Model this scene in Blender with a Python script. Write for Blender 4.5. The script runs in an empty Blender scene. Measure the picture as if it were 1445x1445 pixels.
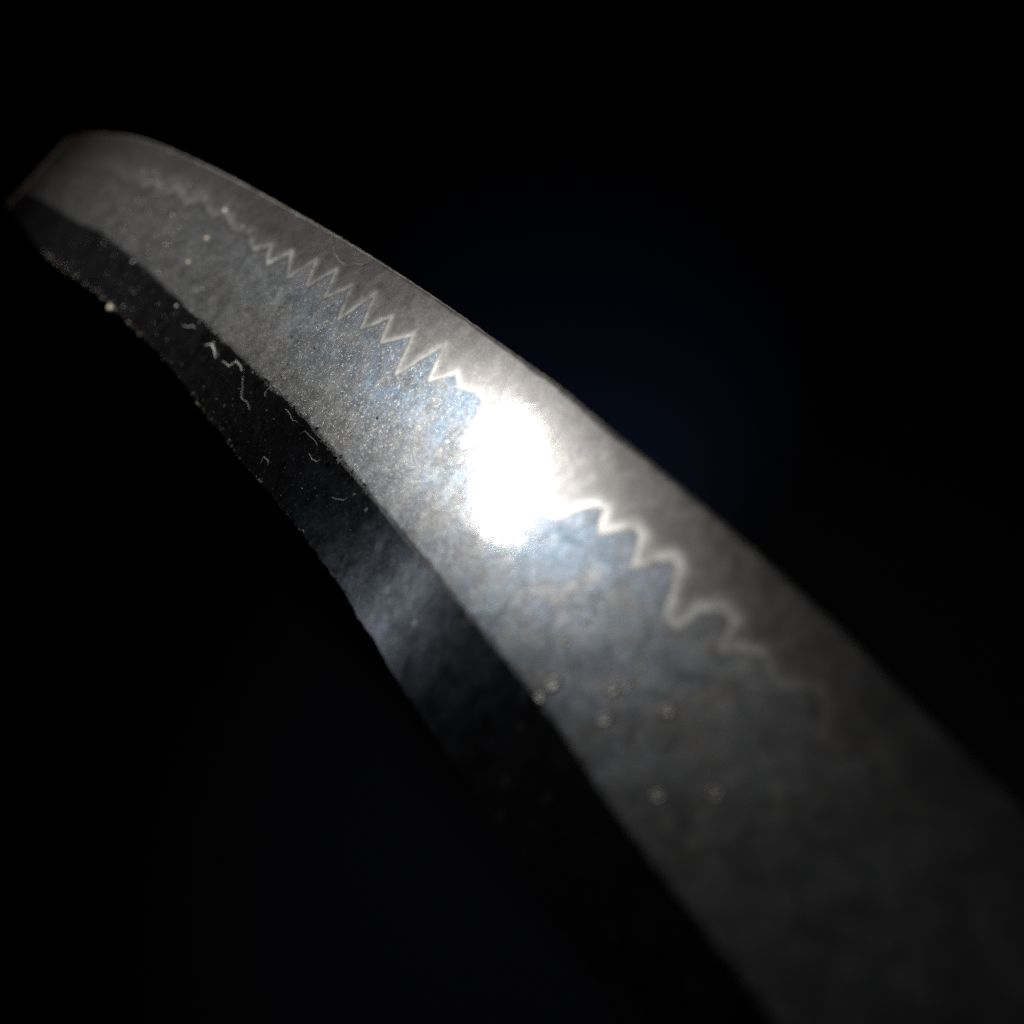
import bpy, math, random
import numpy as np
from mathutils import Vector, Matrix

random.seed(7)
rng = np.random.default_rng(11)
scene = bpy.context.scene
col = scene.collection

# ------------------------------------------------------------------ camera
PX = 1445.0
F = 1500.0                                   # focal length in photo pixels
cam_data = bpy.data.cameras.new("camera")
cam_data.sensor_width = 36.0
cam_data.lens = 36.0 * F / PX
cam_data.clip_start = 0.004
cam_data.clip_end = 50
cam_data.dof.use_dof = True
cam_data.dof.focus_distance = 1 / 8.3
cam_data.dof.aperture_fstop = cam_data.lens / 2.6   # 2.6 mm wide aperture
cam = bpy.data.objects.new("camera", cam_data)
col.objects.link(cam)
cam.matrix_world = Matrix.Translation((0, 0, 0.25)) @ Matrix.Rotation(math.radians(40), 4, 'X')
scene.camera = cam
CM = np.array(cam.matrix_world)


def to_world(p):
    p = np.asarray(p, float)
    return p @ CM[:3, :3].T + CM[:3, 3]


# ------------------------------------------------------------------ exposure, world
scene.view_settings.view_transform = 'Standard'
scene.view_settings.look = 'None'
scene.view_settings.exposure = 0
scene.view_settings.gamma = 1
scene.cycles.use_denoising = False
world = bpy.data.worlds.new("World")
scene.world = world
world.use_nodes = True
bg = world.node_tree.nodes["Background"]
bg.inputs[0].default_value = (0.0006, 0.0007, 0.0016, 1)
bg.inputs[1].default_value = 1.0

# ------------------------------------------------------------------ blade plane
A = np.array([0.741, 0.671]); A /= np.linalg.norm(A)      # along the blade
B = np.array([-A[1], A[0]])                               # from edge to spine
U0 = A @ np.array([700, 670])
K0, K1 = 10.0, 10.0 * 7.4e-4
aa = K0 + K1 * (A.sum() * PX / 2 - U0)
nvec = np.array([-K1 * A[0] * F, K1 * A[1] * F, aa])
CC = -1.0 / np.linalg.norm(nvec)
N = nvec / np.linalg.norm(nvec)                           # towards the camera


def pos(u, v, z):
    """point on the blade plane (raised z metres along its normal), camera space"""
    u, v, z = np.broadcast_arrays(np.asarray(u, float), np.asarray(v, float), np.asarray(z, float))
    x = u * A[0] + v * B[0]
    y = u * A[1] + v * B[1]
    r = np.stack([(x - PX / 2) / F, -(y - PX / 2) / F, -np.ones_like(x)], -1)
    d = (CC + z) / (r @ N)
    return r * d[..., None]


def uv_of(x, y):
    p = np.array([x, y], float)
    return float(A @ p), float(B @ p)


# ------------------------------------------------------------------ outline of the blade
EDGE = [(95, 196), (99, 193.5), (105, 192), (120, 189.5), (150, 189), (200, 196), (260, 219), (330, 252), (400, 290), (480, 335), (560, 384),
        (640, 437), (720, 494), (800, 552), (860, 603), (920, 652), (1000, 719), (1100, 807), (1200, 903), (1300, 1003),
        (1445, 1146), (1600, 1300), (2000, 1700)]
RIDGE = [(30, 268), (70, 286), (105, 308), (150, 332), (200, 372), (250, 419), (300, 464), (350, 511), (400, 561), (450, 613),
         (500, 672), (560, 745), (600, 795), (650, 855), (700, 913), (750, 976), (800, 1042), (850, 1117), (900, 1187),
         (950, 1253), (1000, 1318), (1060, 1396), (1120, 1474), (1300, 1700), (1560, 2030)]
SPINE = [(9, 290), (30, 318), (70, 368), (150, 426), (220, 494), (280, 572), (340, 651), (400, 722), (440, 772), (490, 842),
         (520, 893), (560, 958), (600, 1018), (640, 1080), (700, 1172), (760, 1264), (830, 1370), (950, 1550), (1250, 1990)]
HAMON = [(96, 232), (130, 232), (165, 238), (180, 252), (192, 246), (205, 262), (218, 254), (232, 274), (250, 262), (262, 286), (285, 276), (300, 302), (318, 296),
         (330, 322), (352, 328), (358, 352), (381, 345), (377, 372), (411, 355), (406, 391), (447, 366), (432, 404), (475, 380),
         (458, 420), (496, 403), (478, 450), (530, 413), (510, 464), (553, 446), (538, 483), (584, 472), (559, 527), (628, 486),
         (606, 536), (645, 525), (649, 545), (671, 551), (685, 563), (678, 586), (653, 629), (690, 614), (720, 600), (708, 660), (745, 650),
         (735, 705), (785, 728), (815, 716), (840, 709), (857, 716), (848, 749), (874, 744), (896, 741), (907, 755), (897, 797), (926, 787),
         (952, 785), (960, 801), (941, 872), (956, 883), (986, 860), (1018, 856), (1039, 876), (1019, 914), (1049, 914),
         (1078, 922), (1088, 957), (1108, 968), (1150, 968), (1166, 980), (1156, 1045), (1180, 1060), (1225, 1050), (1250, 1080), (1245, 1130),
         (1290, 1150), (1340, 1150), (1360, 1200), (1420, 1260), (1500, 1290), (1520, 1370), (1600, 1420), (1700, 1490), (2030, 1830)]


def curve(pts, smooth):
    q = np.array([uv_of(*p) for p in pts])
    q = q[np.argsort(q[:, 0])]
    uu, vv = q[:, 0], q[:, 1]
    if not smooth:
        return lambda u: np.interp(u, uu, vv)
    h = np.diff(uu); s = np.diff(vv) / h                 # monotone cubic (PCHIP)
    m = np.zeros(len(uu)); m[0], m[-1] = s[0], s[-1]
    for i in range(1, len(uu) - 1):
        if s[i - 1] * s[i] > 0:
            w1, w2 = 2 * h[i] + h[i - 1], h[i] + 2 * h[i - 1]
            m[i] = (w1 + w2) / (w1 / s[i - 1] + w2 / s[i])

    def f(u):
        u = np.asarray(u, float)
        i = np.clip(np.searchsorted(uu, u) - 1, 0, len(h) - 1)
        t = (u - uu[i]) / h[i]
        t2, t3 = t * t, t * t * t
        return ((2 * t3 - 3 * t2 + 1) * vv[i] + (t3 - 2 * t2 + t) * h[i] * m[i]
                + (-2 * t3 + 3 * t2) * vv[i + 1] + (t3 - t2) * h[i] * m[i + 1])
    return f


UA, UE = 201.0, 2440.0
U = np.concatenate([np.arange(UA, 1500, 1.0), np.arange(1500, UE, 4.0)])
ve_f, vr_f, vs_f, h_f = curve(EDGE, True), curve(RIDGE, True), curve(SPINE, True), curve(HAMON, False)


def noise1(u, scale, seed):
    g = np.random.default_rng(seed).normal(size=4000)
    x = u / scale
    i = np.floor(x).astype(int)
    t = x - i
    t = t * t * (3 - 2 * t)
    return g[i % 4000] * (1 - t) + g[(i + 1) % 4000] * t


VR0, VS0 = vr_f(U), vs_f(U)                                # smooth lines carry the facets
VE = ve_f(U) + 0.25 * noise1(U, 5, 1) * np.clip((U - 260) / 60, 0, 1)
VR = vr_f(U) + 0.6 * noise1(U, 25, 2) + 0.6 * noise1(U, 6, 3)
VS = vs_f(U) + 0.9 * noise1(U, 40, 4) + 0.9 * noise1(U, 8, 5)
VS = np.maximum(VS, VR + 6)
WR = 2.0 + 2.6 * np.exp(-((U - 970) / 55) ** 2) + 1.0 * np.clip((U - 900) / 600, 0, 1)      # worn ridge, widest at mid blade
# temper line band: its two sides, by dilating the zigzag
H = h_f(U)
WB = np.interp(U, [200, 450, 560, 800, 1000, 1200, 1500, 2400], [13, 10, 3.6, 4.2, 5.5, 8, 14, 26])


def dilate(sign):
    out = np.full(len(U), -1e9)
    for du in np.linspace(-1, 1, 31):
        hh = h_f(U + du * WB) * sign + WB * math.sqrt(1 - du * du)
        out = np.maximum(out, hh)
    return out * sign


HB = dilate(+1)       # spine side
HA = dilate(-1)       # edge side
WE = np.interp(U, [200, 400, 900, 1600, 2400], [1.1, 2.0, 2.2, 1.6, 2])
HA = np.maximum(HA, VE + WE + 8)
HB = np.clip(HB, HA + 3, VR - WR - 8)
ZSP = -0.00165


def ramp(u):
    return np.clip((u - UA) / 90.0, 0.02, 1) ** 0.7


def z_top(u, v):
    u = np.asarray(u, float); v = np.asarray(v, float)
    ve = np.interp(u, U, VE); vr = np.interp(u, U, VR0); vs = np.interp(u, U, VS0)
    wr = np.interp(u, U, WR); we = np.interp(u, U, WE)
    sl = ZSP * ramp(u) / (vs - vr)
    t = np.clip((v - ve) / (vr - ve), 0, 1)
    z = 0.00012 * 4 * t * (1 - t)                                    # slight belly of the bevel
    z = z + np.where(v > vr - wr, -0.0 + 0.5 * sl * np.clip(v - (vr - wr), 0, 2 * wr), 0)
    z = z + sl * np.clip(v - (vr + wr), 0, None)
    z = z - 0.00003 * np.clip(1 - (v - ve) / we, 0, 1)               # honed edge
    tip = np.clip((300 - u) / 100.0, 0, 1)
    return z - 0.0043 * tip ** 1.8


# ------------------------------------------------------------------ torch light
HU, HV = uv_of(719, 672)
eps = 0.5


def normal_at(u, v):
    pu = pos(u + eps, v, z_top(u + eps, v)) - pos(u - eps, v, z_top(u - eps, v))
    pv = pos(u, v + eps, z_top(u, v + eps)) - pos(u, v - eps, z_top(u, v - eps))
    n = np.cross(pu, pv)
    n /= np.linalg.norm(n, axis=-1, keepdims=True)
    return np.where((n @ N)[..., None] < 0, -n, n)


HP = pos(HU, HV, 0.0)
hn = normal_at(HU, HV)
view = HP / np.linalg.norm(HP)
refl = view - 2 * (view @ hn) * hn
TORCH_DIST = 0.17
LP = HP + refl * TORCH_DIST


def aim(loc_c, target_c, up_c):
    loc, tgt = to_world(loc_c), to_world(target_c)
    z = loc - tgt; z /= np.linalg.norm(z)
    y = CM[:3, :3] @ np.asarray(up_c, float)
    y = y - (y @ z) * z; y /= np.linalg.norm(y)
    x = np.cross(y, z)
    m = Matrix.Identity(4)
    for i in range(3):
        m[i][0], m[i][1], m[i][2], m[i][3] = x[i], y[i], z[i], loc[i]
    return m


def lamp(name, kind, energy, color, matrix):
    d = bpy.data.lights.new(name, kind)
    d.energy = energy; d.color = color
    o = bpy.data.objects.new(name, d)
    col.objects.link(o); o.matrix_world = matrix
    return d


ax = np.array([0.25, 0.97, 0.0])
ax_real = ax - 2 * (ax @ hn) * hn
L1 = lamp("torch_lens", 'AREA', 0.0054, (1.0, 0.97, 0.92), aim(LP, HP, ax_real))
L1.shape = 'ELLIPSE'; L1.size = 0.0155; L1.size_y = 0.038; L1.spread = math.radians(50)
L2 = lamp("torch_beam", 'SPOT', 0.68, (1.0, 0.975, 0.93), aim(LP, pos(*uv_of(210, 270), 0.0), (0, 1, 0)))
L2.spot_size = math.radians(80); L2.spot_blend = 1.0; L2.shadow_soft_size = 0.008

# added soft bluish lamp of unknown source, mirrored as a patch in the flat
FU, FV = uv_of(566, 850)
FP = pos(FU, FV, z_top(FU, FV)); fnm = normal_at(FU, FV)
fview = FP / np.linalg.norm(FP)
frefl = fview - 2 * (fview @ fnm) * fnm
across = np.array([-0.67, -0.74, 0.0])
L3 = lamp("flat_patch_lamp", 'AREA', 0.00012, (0.86, 0.94, 1.0), aim(FP + frefl * 0.14, FP, across - 2 * (across @ fnm) * fnm))
L3.shape = 'RECTANGLE'; L3.size = 0.008; L3.size_y = 0.034; L3.spread = math.radians(45)
# added spot hidden behind the blade; blue patch on the cloth mimics lens bloom
ray = np.array([(790 - PX / 2) / F, -(575 - PX / 2) / F, -1.0])
L4 = lamp("halo_spot", 'SPOT', 1.8, (0.40, 0.62, 1.0), aim(ray * 0.2, ray * 0.5, (0, 1, 0)))
L4.spot_size = math.radians(44); L4.spot_blend = 1.0; L4.shadow_soft_size = 0.004

# ------------------------------------------------------------------ node helpers


class NT:
    def __init__(self, name):
        self.m = bpy.data.materials.new(name)
        self.m.use_nodes = True
        self.t = self.m.node_tree
        self.p = self.t.nodes["Principled BSDF"]

    def n(self, kind, **kw):
        x = self.t.nodes.new(kind)
        for k, v in kw.items():
            if k.startswith('_'):
                setattr(x, k[1:], v)
        return x

    def l(self, a, b):
        self.t.links.new(a, b)

    def val(self, s, v):
        if hasattr(v, 'is_output') or isinstance(v, bpy.types.NodeSocket):
            self.l(v, s)
        else:
            s.default_value = v

    def math(self, op, a, b=None, c=None, clamp=False):
        x = self.t.nodes.new('ShaderNodeMath'); x.operation = op; x.use_clamp = clamp
        for i, v in enumerate((a, b, c)):
            if v is not None:
                self.val(x.inputs[i], v)
        return x.outputs[0]

    def mix(self, f, a, b, mode='MIX'):
        x = self.t.nodes.new('ShaderNodeMix'); x.data_type = 'RGBA'; x.blend_type = mode
        self.val(x.inputs[0], f)
        self.val(x.inputs[6], a if not isinstance(a, tuple) else (*a, 1))
        self.val(x.inputs[7], b if not isinstance(b, tuple) else (*b, 1))
        return x.outputs[2]

    def ramp(self, f, pts):
        x = self.t.nodes.new('ShaderNodeValToRGB')
        e = x.color_ramp.elements
        while len(e) < len(pts):
            e.new(0.5)
        for i, (p, c) in enumerate(pts):
            e[i].position = p
            e[i].color = (c, c, c, 1) if not isinstance(c, tuple) else (*c, 1)
        self.l(f, x.inputs[0])
        return x.outputs[0]

    def noise(self, vec, scale, detail=3, rough=0.6, out=0, dist=0.0):
        x = self.t.nodes.new('ShaderNodeTexNoise')
        x.inputs['Scale'].default_value = scale
        x.inputs['Detail'].default_value = detail
        x.inputs['Roughness'].default_value = rough
        x.inputs['Distortion'].default_value = dist
        self.l(vec, x.inputs['Vector'])
        return x.outputs[out]

    def voro(self, vec, scale, out='Color', feature='F1'):
        x = self.t.nodes.new('ShaderNodeTexVoronoi')
        x.feature = feature
        x.inputs['Scale'].default_value = scale
        self.l(vec, x.inputs['Vector'])
        return x.outputs[out]

    def attr(self, name):
        x = self.t.nodes.new('ShaderNodeAttribute'); x.attribute_name = name
        return x.outputs


def steel(name, tint, metal, rough, grain, dusty, coat, band=True, blotch=1.0, tip_tint=None):
    s = NT(name)
    mm = s.attr("plane_mm")['Vector']                     # position on the steel in millimetres
    worn = s.attr("polish")['Fac']                        # 0 at the dusty point .. 1 on the oiled forte
    sep = s.n('ShaderNodeSeparateColor')
    s.l(s.voro(mm, 5.0), sep.inputs[0])
    cell = sep.outputs[0]
    fine = s.noise(mm, 3.2, 4, 0.7)
    mid = s.noise(mm, 0.55, 5, 0.65, dist=0.6)
    big = s.noise(mm, 0.16, 4, 0.6, dist=1.0)
    hue = s.noise(mm, 4.0, 3, 0.7, out=1)
    if tip_tint:
        pat = s.ramp(s.noise(mm, 0.22, 3, 0.6, dist=0.8), [(0.36, 0.25), (0.58, 1.0)])
        near = s.ramp(s.math('MULTIPLY', s.attr("temper")['Fac'], 0.028), [(0.3, 1.0), (1.0, 0.25)])
        fb = s.math('MULTIPLY', s.math('MULTIPLY', s.attr("bluing")['Fac'], pat), near)
        tint = s.mix(fb, tip_tint, tint)
    c = s.mix(0.35, tint, hue, 'OVERLAY')
    g1 = s.ramp(fine, [(0.33, 1 - 0.6 * grain), (0.67, 1.0)])
    c = s.mix(1.0, c, g1, 'MULTIPLY')
    smear = s.noise(mm, 0.36, 5, 0.60, dist=0.9)
    g2 = s.ramp(smear, [(0.36, 1 - 0.5 * blotch), (0.5, 0.84), (0.63, 1.0)])
    c = s.mix(1.0, c, g2, 'MULTIPLY')
    g3 = s.ramp(big, [(0.34, 1 - 0.45 * blotch), (0.66, 1.0)])
    c = s.mix(1.0, c, g3, 'MULTIPLY')
    # bright crystals in the grain, only where the steel is dry
    sp = s.ramp(s.noise(mm, 6.5, 3, 0.75, dist=1.2), [(0.58, 0.0), (0.70, 0.7)])
    sp = s.math('MULTIPLY', sp, s.ramp(s.noise(mm, 0.9, 3, 0.6), [(0.40, 0.05), (0.60, 1.0)]))
    sp = s.math('ADD', sp, s.ramp(cell, [(0.9, 0.0), (0.99, 0.5)]), clamp=True)
    dry = s.math('SUBTRACT', 1.0, worn, clamp=True)
    sp = s.math('MULTIPLY', sp, s.math('MULTIPLY', dry, grain))
    spk = s.mix(0.5, (0.9, 0.91, 0.88), s.noise(mm, 3.0, 2, 0.6, out=1), 'OVERLAY')
    c = s.mix(sp, c, spk)
    # dried residue: pale blots with a rim, on the oiled part
    wp = s.n('ShaderNodeMix'); wp.data_type = 'VECTOR'
    wp.inputs[0].default_value = 0.22
    s.l(mm, wp.inputs[4]); s.l(s.noise(mm, 0.9, 3, 0.6, out=1), wp.inputs[5])
    vor = s.n('ShaderNodeTexVoronoi'); vor.inputs['Scale'].default_value = 0.62
    s.l(wp.outputs[1], vor.inputs['Vector'])
    sc = s.n('ShaderNodeSeparateColor'); s.l(vor.outputs['Color'], sc.inputs[0])
    blot = s.ramp(vor.outputs['Distance'], [(0.0, 0.45), (0.16, 0.55), (0.22, 1.0), (0.30, 0.0)])
    blot = s.math('MULTIPLY', blot, s.ramp(sc.outputs[1], [(0.55, 0.0), (0.9, 1.0)]))
    blot = s.math('MULTIPLY', s.math('MULTIPLY', blot, worn), 0.34 * blotch)
    c = s.mix(blot, c, (0.62, 0.61, 0.57))
    if band:
        hd = s.attr("temper")['Fac']
        wob = s.math('MULTIPLY', s.math('SUBTRACT', s.noise(mm, 1.1, 3), 0.5), 0.5)
        hd = s.math('ADD', hd, wob)
        h2 = s.math('MULTIPLY', hd, hd)
        core = s.math('POWER', 2.718, s.math('MULTIPLY', h2, -2.2))
        mist = s.math('POWER', 2.718, s.math('MULTIPLY', h2, s.math('ADD', -0.28, s.math('MULTIPLY', s.math('GREATER_THAN', hd, 0.0), -1.5))))
        crisp = s.ramp(s.attr("clarity")['Fac'], [(0.5, 0.05), (0.95, 0.48)])
        b = s.math('ADD', s.math('MULTIPLY', core, crisp), s.math('MULTIPLY', mist, 0.42))
        patch = s.ramp(s.noise(mm, 0.45, 3), [(0.38, 0.28), (0.6, 1.0)])
        b = s.math('MULTIPLY', s.math('MULTIPLY', b, patch), s.attr("clarity")['Fac'], clamp=True)
        c = s.mix(b, c, (0.90, 0.92, 0.90))
    else:
        b = 0.0
    s.l(c, s.p.inputs['Base Color'])
    s.val(s.p.inputs['Metallic'], s.math('SUBTRACT', metal, s.math('MULTIPLY', b, 0.35)))
    r = s.math('ADD', rough, s.math('MULTIPLY', s.math('SUBTRACT', mid, 0.5), 0.18))
    s.l(r, s.p.inputs['Roughness'])
    s.p.inputs['Coat Weight'].default_value = coat
    s.p.inputs['Coat Roughness'].default_value = 0.05
    s.p.inputs['Coat IOR'].default_value = 1.6
    # relief: grain, soft wave of the polish
    h = s.math('ADD', s.math('MULTIPLY', fine, 0.06), s.math('MULTIPLY', mid, 0.20))
    h = s.math('ADD', h, s.math('MULTIPLY', smear, 0.25))
    h = s.math('ADD', h, s.math('MULTIPLY', sp, 0.05))
    bump = s.n('ShaderNodeBump')
    bump.inputs['Strength'].default_value = 1.0
    bump.inputs['Distance'].default_value = 0.00009 * dusty
    s.l(h, bump.inputs['Height'])
    s.l(bump.outputs[0], s.p.inputs['Normal'])
    cb = s.n('ShaderNodeBump')
    cb.inputs['Strength'].default_value = 1.0
    cb.inputs['Distance'].default_value = 0.00004
    s.l(h, cb.inputs['Height'])
    s.l(cb.outputs[0], s.p.inputs['Coat Normal'])
    return s.m


M_edge = steel("hardened_steel", (0.28, 0.275, 0.275), 0.8, 0.295, 0.2, 0.35, 0.8, blotch=0.4)
M_band = steel("temper_line_steel", (0.28, 0.275, 0.275), 0.8, 0.295, 0.2, 0.35, 0.8, blotch=0.4)
M_ji = steel("grained_steel", (0.30, 0.39, 0.50), 0.8, 0.34, 0.8, 0.85, 0.7, blotch=0.68, tip_tint=(0.395, 0.387, 0.378))
M_flat = steel("burnished_steel", (0.165, 0.172, 0.195), 0.93, 0.19, 0.5, 0.3, 0.1, band=False)
M_ridge = steel("ridge_steel", (0.42, 0.43, 0.45), 0.85, 0.32, 0.5, 0.8, 0.3, band=False)
M_point = steel("point_glint_steel", (0.42, 0.33, 0.30), 0.5, 0.5, 0.2, 0.4, 0.1, band=False)  # pinkish glint along the point's edge put into the base colour
M_keen = steel("keen_steel", (0.74, 0.69, 0.62), 0.75, 0.42, 0.2, 0.4, 0.3, band=False)

# ------------------------------------------------------------------ signed distance from the temper line
HQ = np.array([uv_of(*p) for p in HAMON]); HQ = HQ[np.argsort(HQ[:, 0])]


def temper_dist(u, v):
    """distance to the zigzag divided by the band's half width; grid arrays"""
    out = np.full(u.shape, 99.0)
    wb = np.interp(u, U, WB)
    for i in range(len(HQ) - 1):
        a, b = HQ[i], HQ[i + 1]
        lo, hi = a[0] - 40, b[0] + 40
        sel = (u >= lo) & (u <= hi)
        if not sel.any():
            continue
        pu, pv = u[sel] - a[0], v[sel] - a[1]
        d = b - a
        t = np.clip((pu * d[0] + pv * d[1]) / (d @ d), 0, 1)
        out[sel] = np.minimum(out[sel], np.hypot(pu - t * d[0], pv - t * d[1]))
    return np.where(v < h_f(u), -1, 1) * out / (wb * 0.74)


ROOT_C = pos(HU, HV, -0.003)
ROOT_W = to_world(ROOT_C)
ORG = pos(U0, 0.0, 0.0)
axu = pos(U0 + 1, 0, 0) - ORG; axu /= np.linalg.norm(axu)
axv = np.cross(N, axu)


def empty(name, loc):
    o = bpy.data.objects.new(name, None)
    o.empty_display_size = 0.01
    col.objects.link(o); o.location = loc
    return o


blade = empty("sword_blade", Vector(ROOT_W))
blade["label"] = "long curved steel sword blade with a bright zigzag temper line, point at upper left"
blade["category"] = "sword blade"


def grid_part(name, uu, vv, mat, zz=None, normals=True, cam_pts=None):
    """uu, vv: (nu, nv) arrays"""
    if cam_pts is None:
        zz = z_top(uu, vv) if zz is None else zz
        P = pos(uu, vv, zz)
    else:
        P = cam_pts
    nu, nv = P.shape[:2]
    co = to_world(P.reshape(-1, 3)) - ROOT_W
    idx = np.arange(nu * nv).reshape(nu, nv)
    f = np.stack([idx[:-1, :-1], idx[1:, :-1], idx[1:, 1:], idx[:-1, 1:]], -1).reshape(-1, 4)
    me = bpy.data.meshes.new(name)
    me.from_pydata(co.tolist(), [], f.tolist())
    # face the right way
    me.materials.append(mat)
    me.polygons.foreach_set('use_smooth', np.ones(len(f), bool))
    mm = np.zeros((nu * nv, 3))
    rel = P.reshape(-1, 3) - ORG
    mm[:, 0] = rel @ axu * 1000; mm[:, 1] = rel @ axv * 1000; mm[:, 2] = rel @ N * 1000
    at = me.attributes.new("plane_mm", 'FLOAT_VECTOR', 'POINT'); at.data.foreach_set('vector', mm.ravel())
    at = me.attributes.new("temper", 'FLOAT', 'POINT'); at.data.foreach_set('value', temper_dist(uu, vv).ravel())
    cl = np.interp(uu, [200, 290, 330, 470, 530, 850, 900, 1050, 1120, 1350, 1450, 1540, 1700], [0.15, 0.3, 0.55, 0.62, 1.0, 0.9, 0.55, 0.6, 1.4, 1.7, 1.0, 0.55, 0.25])
    at = me.attributes.new("clarity", 'FLOAT', 'POINT'); at.data.foreach_set('value', cl.ravel())
    bl = np.interp(uu, [200, 480, 780, 1150, 1400, 2400], [0.0, 0.25, 1, 0.9, 0.3, 0.2])
    at = me.attributes.new("bluing", 'FLOAT', 'POINT'); at.data.foreach_set('value', bl.ravel())
    w = np.clip((uu - 800) / 250, 0, 1)
    at = me.attributes.new("polish", 'FLOAT', 'POINT'); at.data.foreach_set('value', w.ravel())
    o = bpy.data.objects.new(name, me)
    col.objects.link(o); o.parent = blade
    if normals:
        n = normal_at(uu, vv).reshape(-1, 3) @ CM[:3, :3].T
        fn = np.array(me.polygons[len(f) // 2].normal)
        if fn @ (CM[:3, :3] @ N) < 0:
            me.flip_normals()
        me.normals_split_custom_set_from_vertices(n.tolist())
    return o


def strip(v0, v1, n):
    t = np.linspace(0, 1, n)[None, :]
    uu = np.repeat(U[:, None], n, 1)
    return uu[KEEP], (v0[:, None] * (1 - t) + v1[:, None] * t)[KEEP]


UT = U <= UA + 4
upt = np.repeat(U[UT][:, None], 30, 1)
tpt = np.linspace(0, 1, 30)[None, :]
grid_part("point_edge", upt, VE[UT][:, None] * (1 - tpt) + VS[UT][:, None] * tpt, M_point)
KEEP = U >= U[UT][-1]


grid_part("cutting_edge", *strip(VE, VE + WE, 2), M_keen, normals=False)
grid_part("hardened_edge", *strip(VE + WE, HA, 18), M_edge)
grid_part("temper_line", *strip(HA, HB, 14), M_band)
grid_part("side_face", *strip(HB, VR - WR, 40), M_ji)
grid_part("ridge_line", *strip(VR - WR, VR + WR, 3), M_ridge, normals=False)
grid_part("flat_face", *strip(VR + WR, VS, 20), M_flat, normals=False)

# back and spine of the solid
ptE = pos(U, VE, z_top(U, VE)); ptR = pos(U, VR, z_top(U, VR)); ptS = pos(U, VS, z_top(U, VS))
rp = ramp(U)[:, None]
bR = ptR - N * 0.0062 * rp
bS = ptS - N * 0.0046 * rp
out = ptS - ptR; out /= np.linalg.norm(out, axis=1, keepdims=True)
mS = ptS - N * 0.0023 * rp + out * 0.0007 * rp
uu3 = np.repeat(U[:, None], 3, 1)
vv3 = np.stack([VE, VR, VS], 1)
grid_part("back_face", uu3, vv3, M_flat, cam_pts=np.stack([ptE, bR, bS], 1), normals=False)
grid_part("spine", uu3, np.stack([VS, VS, VS], 1), M_flat, cam_pts=np.stack([ptS, mS, bS], 1), normals=False)

# ------------------------------------------------------------------ dark cloth far below the blade
c = NT("dark_cloth_weave")
tc = c.n('ShaderNodeTexCoord').outputs['Object']
wv = c.noise(tc, 900, 2)
c.l(c.mix(wv, (0.008, 0.009, 0.0125), (0.017, 0.019, 0.026)), c.p.inputs['Base Color'])
c.p.inputs['Roughness'].default_value = 1.0
c.p.inputs['Specular IOR Level'].default_value = 0.0
me = bpy.data.meshes.new("backdrop")
n = 60
gx = np.linspace(-1.6, 1.6, n); gy = np.linspace(-0.6, 2.6, n)
verts = [(x, y, 0.004 * math.sin(9 * x + 2 * y) * math.cos(7 * y - 3 * x)) for x in gx for y in gy]
faces = [(i * n + j, (i + 1) * n + j, (i + 1) * n + j + 1, i * n + j + 1) for i in range(n - 1) for j in range(n - 1)]
me.from_pydata(verts, [], faces)
me.polygons.foreach_set('use_smooth', [True] * len(faces))
me.materials.append(c.m)
back = bpy.data.objects.new("backdrop", me)
back.location = (0, 0, -0.12)
back["kind"] = "structure"
col.objects.link(back)

# ------------------------------------------------------------------ lint, flecks, dust and oil drops on the steel


def plain(name, colour, rough=0.35, shine=0.0):
    s = NT(name)
    tcv = s.n('ShaderNodeTexCoord').outputs['Object']
    v = s.noise(tcv, 9000, 3)
    s.l(s.mix(v, tuple(0.6 * x for x in colour), colour), s.p.inputs['Base Color'])
    s.p.inputs['Roughness'].default_value = rough
    s.p.inputs['Metallic'].default_value = shine
    return s.m


M_lint = plain("pale_lint", (0.95, 0.96, 0.92))
M_tan = plain("tan_lint", (0.92, 0.82, 0.64))
M_dust = plain("grey_dust", (0.95, 0.95, 0.91), shine=0.1)


def surf(x, y, lift=0.0):
    u, v = uv_of(x, y)
    return pos(u, v, float(z_top(u, v)) + lift)


def thing_mesh(name, V, Fc, mat, label=None, cat=None, group=None, kind=None, smooth=True):
    V = to_world(np.asarray(V))
    base = V.mean(0)
    me = bpy.data.meshes.new(name)
    me.from_pydata((V - base).tolist(), [], Fc)
    if smooth:
        me.polygons.foreach_set('use_smooth', [True] * len(Fc))
    me.materials.append(mat)
    me.validate()
    o = bpy.data.objects.new(name, me)
    o.location = base
    col.objects.link(o)
    if label: o["label"] = label
    if cat: o["category"] = cat
    if group: o["group"] = group
    if kind: o["kind"] = kind
    return o


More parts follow.
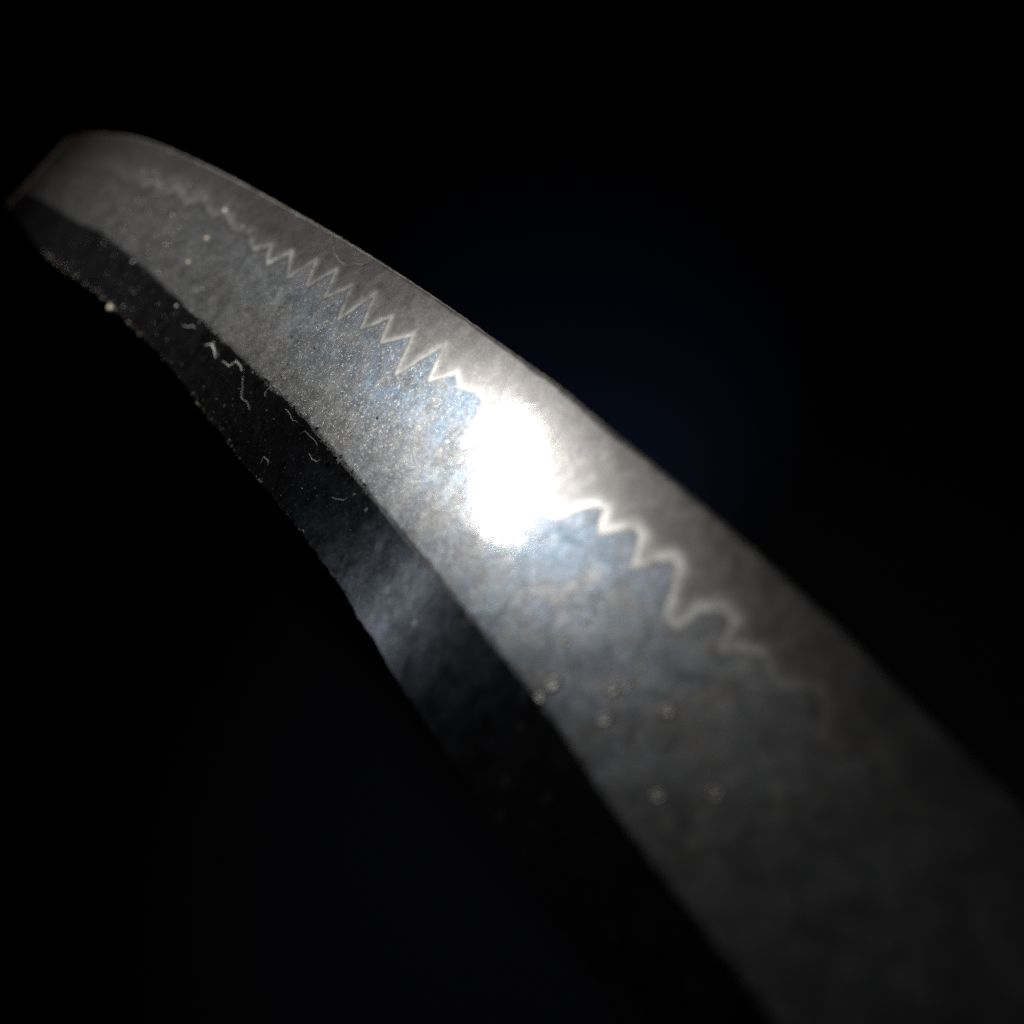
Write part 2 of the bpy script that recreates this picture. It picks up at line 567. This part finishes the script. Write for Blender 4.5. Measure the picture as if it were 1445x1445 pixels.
def fibre(pts, radius, mat, label, seed, group="lint fibres on the blade"):
    r = random.Random(seed)
    P = []
    for i in range(len(pts) - 1):
        k = max(2, int(math.dist(pts[i], pts[i + 1]) / 3))
        for j in range(k):
            t = j / k
            P.append((pts[i][0] * (1 - t) + pts[i + 1][0] * t + r.uniform(-.7, .7),
                      pts[i][1] * (1 - t) + pts[i + 1][1] * t + r.uniform(-.7, .7)))
    P.append(pts[-1])
    C = np.array([surf(x, y, radius * (0.7 + 0.4 * abs(math.sin(i * .9)))) for i, (x, y) in enumerate(P)])
    V, Fc = [], []
    S = 6
    for i in range(len(C)):
        t = C[min(i + 1, len(C) - 1)] - C[max(i - 1, 0)]; t /= np.linalg.norm(t)
        s = np.cross(t, N); s /= np.linalg.norm(s)
        q = np.cross(s, t)
        rad = radius * (0.35 + 0.65 * math.sin(math.pi * (i + 0.7) / (len(C) + 0.4))) * r.uniform(.8, 1.25)
        for k in range(S):
            a = 2 * math.pi * k / S
            V.append(C[i] + rad * (math.cos(a) * s + math.sin(a) * q))
    for i in range(len(C) - 1):
        for k in range(S):
            Fc.append((i * S + k, i * S + (k + 1) % S, (i + 1) * S + (k + 1) % S, (i + 1) * S + k))
    Fc.append(tuple(range(S - 1, -1, -1)))
    Fc.append(tuple(range((len(C) - 1) * S, len(C) * S)))
    return thing_mesh("lint_fibre", V, Fc, mat, label, "lint", group)


fibre([(291, 487), (300, 486), (303, 496), (305, 506)], 0.00019, M_lint,
      "short thick white lint bent in a hook on the dark flat near the point", 1)
fibre([(313, 509), (319, 513), (324, 518), (333, 510), (340, 517), (342, 526)], 0.00013, M_lint,
      "white zigzag lint fibre on the dark flat beside the hook shaped one", 2)
fibre([(343, 530), (342, 545), (340, 562), (349, 568), (353, 580)], 0.00005, M_lint,
      "faint hair thin lint fibre hanging down the dark flat below the zigzag one", 3)
fibre([(374, 562), (375, 552), (381, 547), (388, 545), (396, 550), (402, 560)], 0.00007, M_lint,
      "pale lint fibre arched over the ridge line like a small loop", 4)
fibre([(470, 348), (473, 360), (480, 369), (492, 376)], 0.00007, M_tan,
      "tan lint fibre rising above the temper line zigzag near the cutting edge", 5)
fibre([(494, 373), (502, 372), (510, 374), (519, 371)], 0.00007, M_tan,
      "short straight pale lint fibre lying just under the cutting edge", 6)
fibre([(469, 701), (476, 705), (485, 706), (491, 702)], 0.00007, M_lint,
      "small curved pale lint fibre low on the dark flat beside two white flecks", 8)
fibre([(368, 655), (372, 645), (379, 650), (378, 658)], 0.00006, M_lint,
      "tiny crooked lint fibre in the middle of the dark flat", 9)
fibre([(436, 640), (440, 648), (447, 652), (452, 648)], 0.00006, M_lint,
      "tiny bent lint fibre on the dark flat close under the ridge line", 10)


fibre([(402, 577), (409, 583), (413, 593), (421, 596)], 0.00005, M_lint,
      "short pale lint fibre lying along the ridge just past the small loop", 11)
fibre([(424, 612), (431, 608), (437, 615), (446, 622), (448, 631)], 0.00004, M_lint,
      "crooked pale lint fibre straddling the ridge above the tiny bent one", 12)
fibre([(258, 458), (266, 462), (271, 459), (276, 463)], 0.00006, M_lint,
      "small pale lint fibre on the dark flat between hook lint and the point", 14)

def fleck(x, y, size, mat, label, seed):
    r = random.Random(seed)
    c0 = surf(x, y, 0.0)
    e1 = axu; e2 = axv
    k = 7
    V, Fc = [], []
    for lvl, (sc, h) in enumerate(((1, 0.0), (0.8, 0.35), (0.3, 0.6))):
        for i in range(k):
            a = 2 * math.pi * i / k
            rr = size * sc * (0.6 + 0.55 * random.Random(seed * 31 + i).random())
            V.append(c0 + rr * (math.cos(a) * e1 * 1.2 + math.sin(a) * e2) + N * size * h * r.uniform(.8, 1.2))
    for l in range(2):
        for i in range(k):
            Fc.append((l * k + i, l * k + (i + 1) % k, (l + 1) * k + (i + 1) % k, (l + 1) * k + i))
    Fc.append(tuple(range(2 * k, 3 * k)))
    Fc.append(tuple(range(k - 1, -1, -1)))
    return thing_mesh("dust_fleck", V, Fc, mat, label, "dust fleck", "dust flecks on the blade", smooth=False)


fleck(518, 720, 0.00030, M_lint, "round white dust fleck on the dark flat close to the ridge line", 1)
fleck(500, 698, 0.00020, M_lint, "small white dust fleck at the end of the curved lint on the dark flat", 2)
fleck(292, 337, 0.00045, M_tan, "tall tan dust fleck on the bright face below the temper line near the point", 3)
fleck(266, 370, 0.00040, M_tan, "tan dust fleck half way between temper line and ridge near the point", 4)
fleck(318, 298, 0.00050, M_dust, "pale grey dust fleck on the blurred temper line left of the zigzag", 5)
fleck(343, 320, 0.00026, M_lint, "bright white dust fleck just left of the first zigzag tooth", 6)
fleck(249, 432, 0.00030, M_dust, "grey dust fleck on the dark flat close to the blade point", 7)
fleck(156, 434, 0.00070, M_tan, "tan dust fleck on the spine, close to the blade point", 8)
fleck(532, 590, 0.00026, M_lint, "white dust fleck on the grained bright face left of the glare", 9)
fleck(419, 305, 0.00022, M_lint, "white dust fleck beside the cutting edge above the zigzag", 10)


def dust(name, n, umin, umax, vfun, size, mat, label, cat, seed, bias=1.0):
    g = np.random.default_rng(seed)
    V, Fc = [], []
    for i in range(n):
        u = umin + (umax - umin) * g.random() ** bias
        v = vfun(u, g)
        if v is None:
            continue
        c0 = pos(u, v, float(z_top(u, v)))
        s = size * np.exp(g.normal(0, 0.55))
        a = g.random() * 6.28
        st = g.choice([1.0, 1.0, 2.5])
        b = len(V)
        for k in range(3):
            an = a + k * 2.094 + g.normal(0, .3)
            V.append(c0 + s * (st * math.cos(an) * (math.cos(a) * axu + math.sin(a) * axv)
                               + math.sin(an) * (-math.sin(a) * axu + math.cos(a) * axv)) - N * s * 0.1)
        V.append(c0 + N * s * (0.5 + g.random()))
        Fc += [(b, b + 1, b + 3), (b + 1, b + 2, b + 3), (b + 2, b, b + 3)]
    return thing_mesh(name, V, Fc, mat, label, cat, kind='stuff', smooth=False)


def v_bevel(u, g):
    a, b = np.interp(u, U, HA), np.interp(u, U, VR)
    return a + (b - a) * g.random() ** 0.7


def v_edgezone(u, g):
    a, b = np.interp(u, U, VE), np.interp(u, U, HB)
    return a + (b - a) * (0.03 + 0.97 * g.random())


def v_flat(u, g):
    a, b = np.interp(u, U, VR), np.interp(u, U, VS)
    return a + (b - a) * g.random()


def v_ridge(u, g):
    return np.interp(u, U, VR) + g.normal(0, 2.5)


def v_spine(u, g):
    return np.interp(u, U, VS) - abs(g.normal(0, 3.0)) - 0.5


dust("face_dust", 1100, 320, 660, v_bevel, 0.00005, M_dust,
     "fine pale dust specks scattered over the grained bright face of the blade", "dust", 21)
dust("edge_dust", 160, 280, 560, v_edgezone, 0.000045, M_tan,
     "sparse tan dust specks on the smooth steel along the cutting edge", "dust", 22)
dust("flat_dust", 520, 300, 1000, v_flat, 0.00006, M_dust,
     "fine dust specks scattered on the dark flat of the blade", "dust", 23)
dust("ridge_dust", 420, 480, 860, v_ridge, 0.00009, M_dust,
     "line of pale dust caught along the ridge of the blade", "dust", 24)
dust("spine_dust", 260, 280, 930, v_spine, 0.00007, M_tan,
     "gritty tan dust caught along the spine of the blade", "dust", 25)

# oil drops on the near bevel
s = NT("dried_oil")
ov = s.noise(s.n('ShaderNodeTexCoord').outputs['Object'], 2500, 2)
s.l(s.mix(ov, (0.24, 0.24, 0.23), (0.40, 0.40, 0.37)), s.p.inputs['Base Color'])
s.p.inputs['Metallic'].default_value = 0.65
s.p.inputs['Roughness'].default_value = 0.42
M_oil = s.m


def drop(x, y, rad, label, seed):
    r = random.Random(seed)
    c0 = surf(x, y, -0.00001)
    K, R = 28, 5
    V, Fc = [], []
    w = [1 + 0.6 * r.uniform(-1, 1) for _ in range(K)]
    for _ in range(5):
        w = [(w[i - 1] + 2 * w[i] + w[(i + 1) % K]) / 4 for i in range(K)]
    for l in range(R):
        t = (0, 0.35, 0.8, 1.1, 1.3)[l]
        for i in range(K):
            a = 2 * math.pi * i / K
            V.append(c0 + rad * w[i] * math.cos(t) * (math.cos(a) * axu + math.sin(a) * axv) + N * rad * 0.14 * math.sin(2 * min(t, 1.25)))
    V.append(c0 + N * rad * 0.05)
    for l in range(R - 1):
        for i in range(K):
            Fc.append((l * K + i, l * K + (i + 1) % K, (l + 1) * K + (i + 1) % K, (l + 1) * K + i))
    for i in range(K):
        Fc.append(((R - 1) * K + i, (R - 1) * K + (i + 1) % K, R * K))
    Fc.append(tuple(range(K - 1, -1, -1)))
    return thing_mesh("oil_drop", V, Fc, M_oil, label, "oil drop", "oil drops on the bright face")


drop(781, 966, 0.00085, "largest dried oil drop on the bright face, close beside the ridge line", 1)
drop(762, 985, 0.00050, "small dried oil drop touching the ridge side of the largest drop", 2)
drop(866, 973, 0.00060, "dried oil drop on the middle of the bright face, left one of a touching pair", 3)
drop(884, 968, 0.00048, "dried oil drop on the middle of the bright face, right one of a touching pair", 4)
drop(852, 1016, 0.00058, "lone dried oil drop on the bright face just below the touching pair", 5)
drop(943, 1003, 0.00055, "faint oil drop out on the bright face towards the temper line", 6)
drop(930, 1123, 0.00060, "dim oil drop on the shadowed bright face, lowest of all", 7)
drop(905, 940, 0.00040, "small faint dried oil drop on the bright face above the touching pair", 8)
drop(800, 905, 0.00042, "small pale dried oil drop below the glare close to the ridge line", 9)
drop(1010, 1120, 0.00050, "faint dried oil drop on the shadowed bright face under the fading temper line", 10)
drop(828, 880, 0.00034, "tiny dried oil drop between the glare and the touching pair", 11)
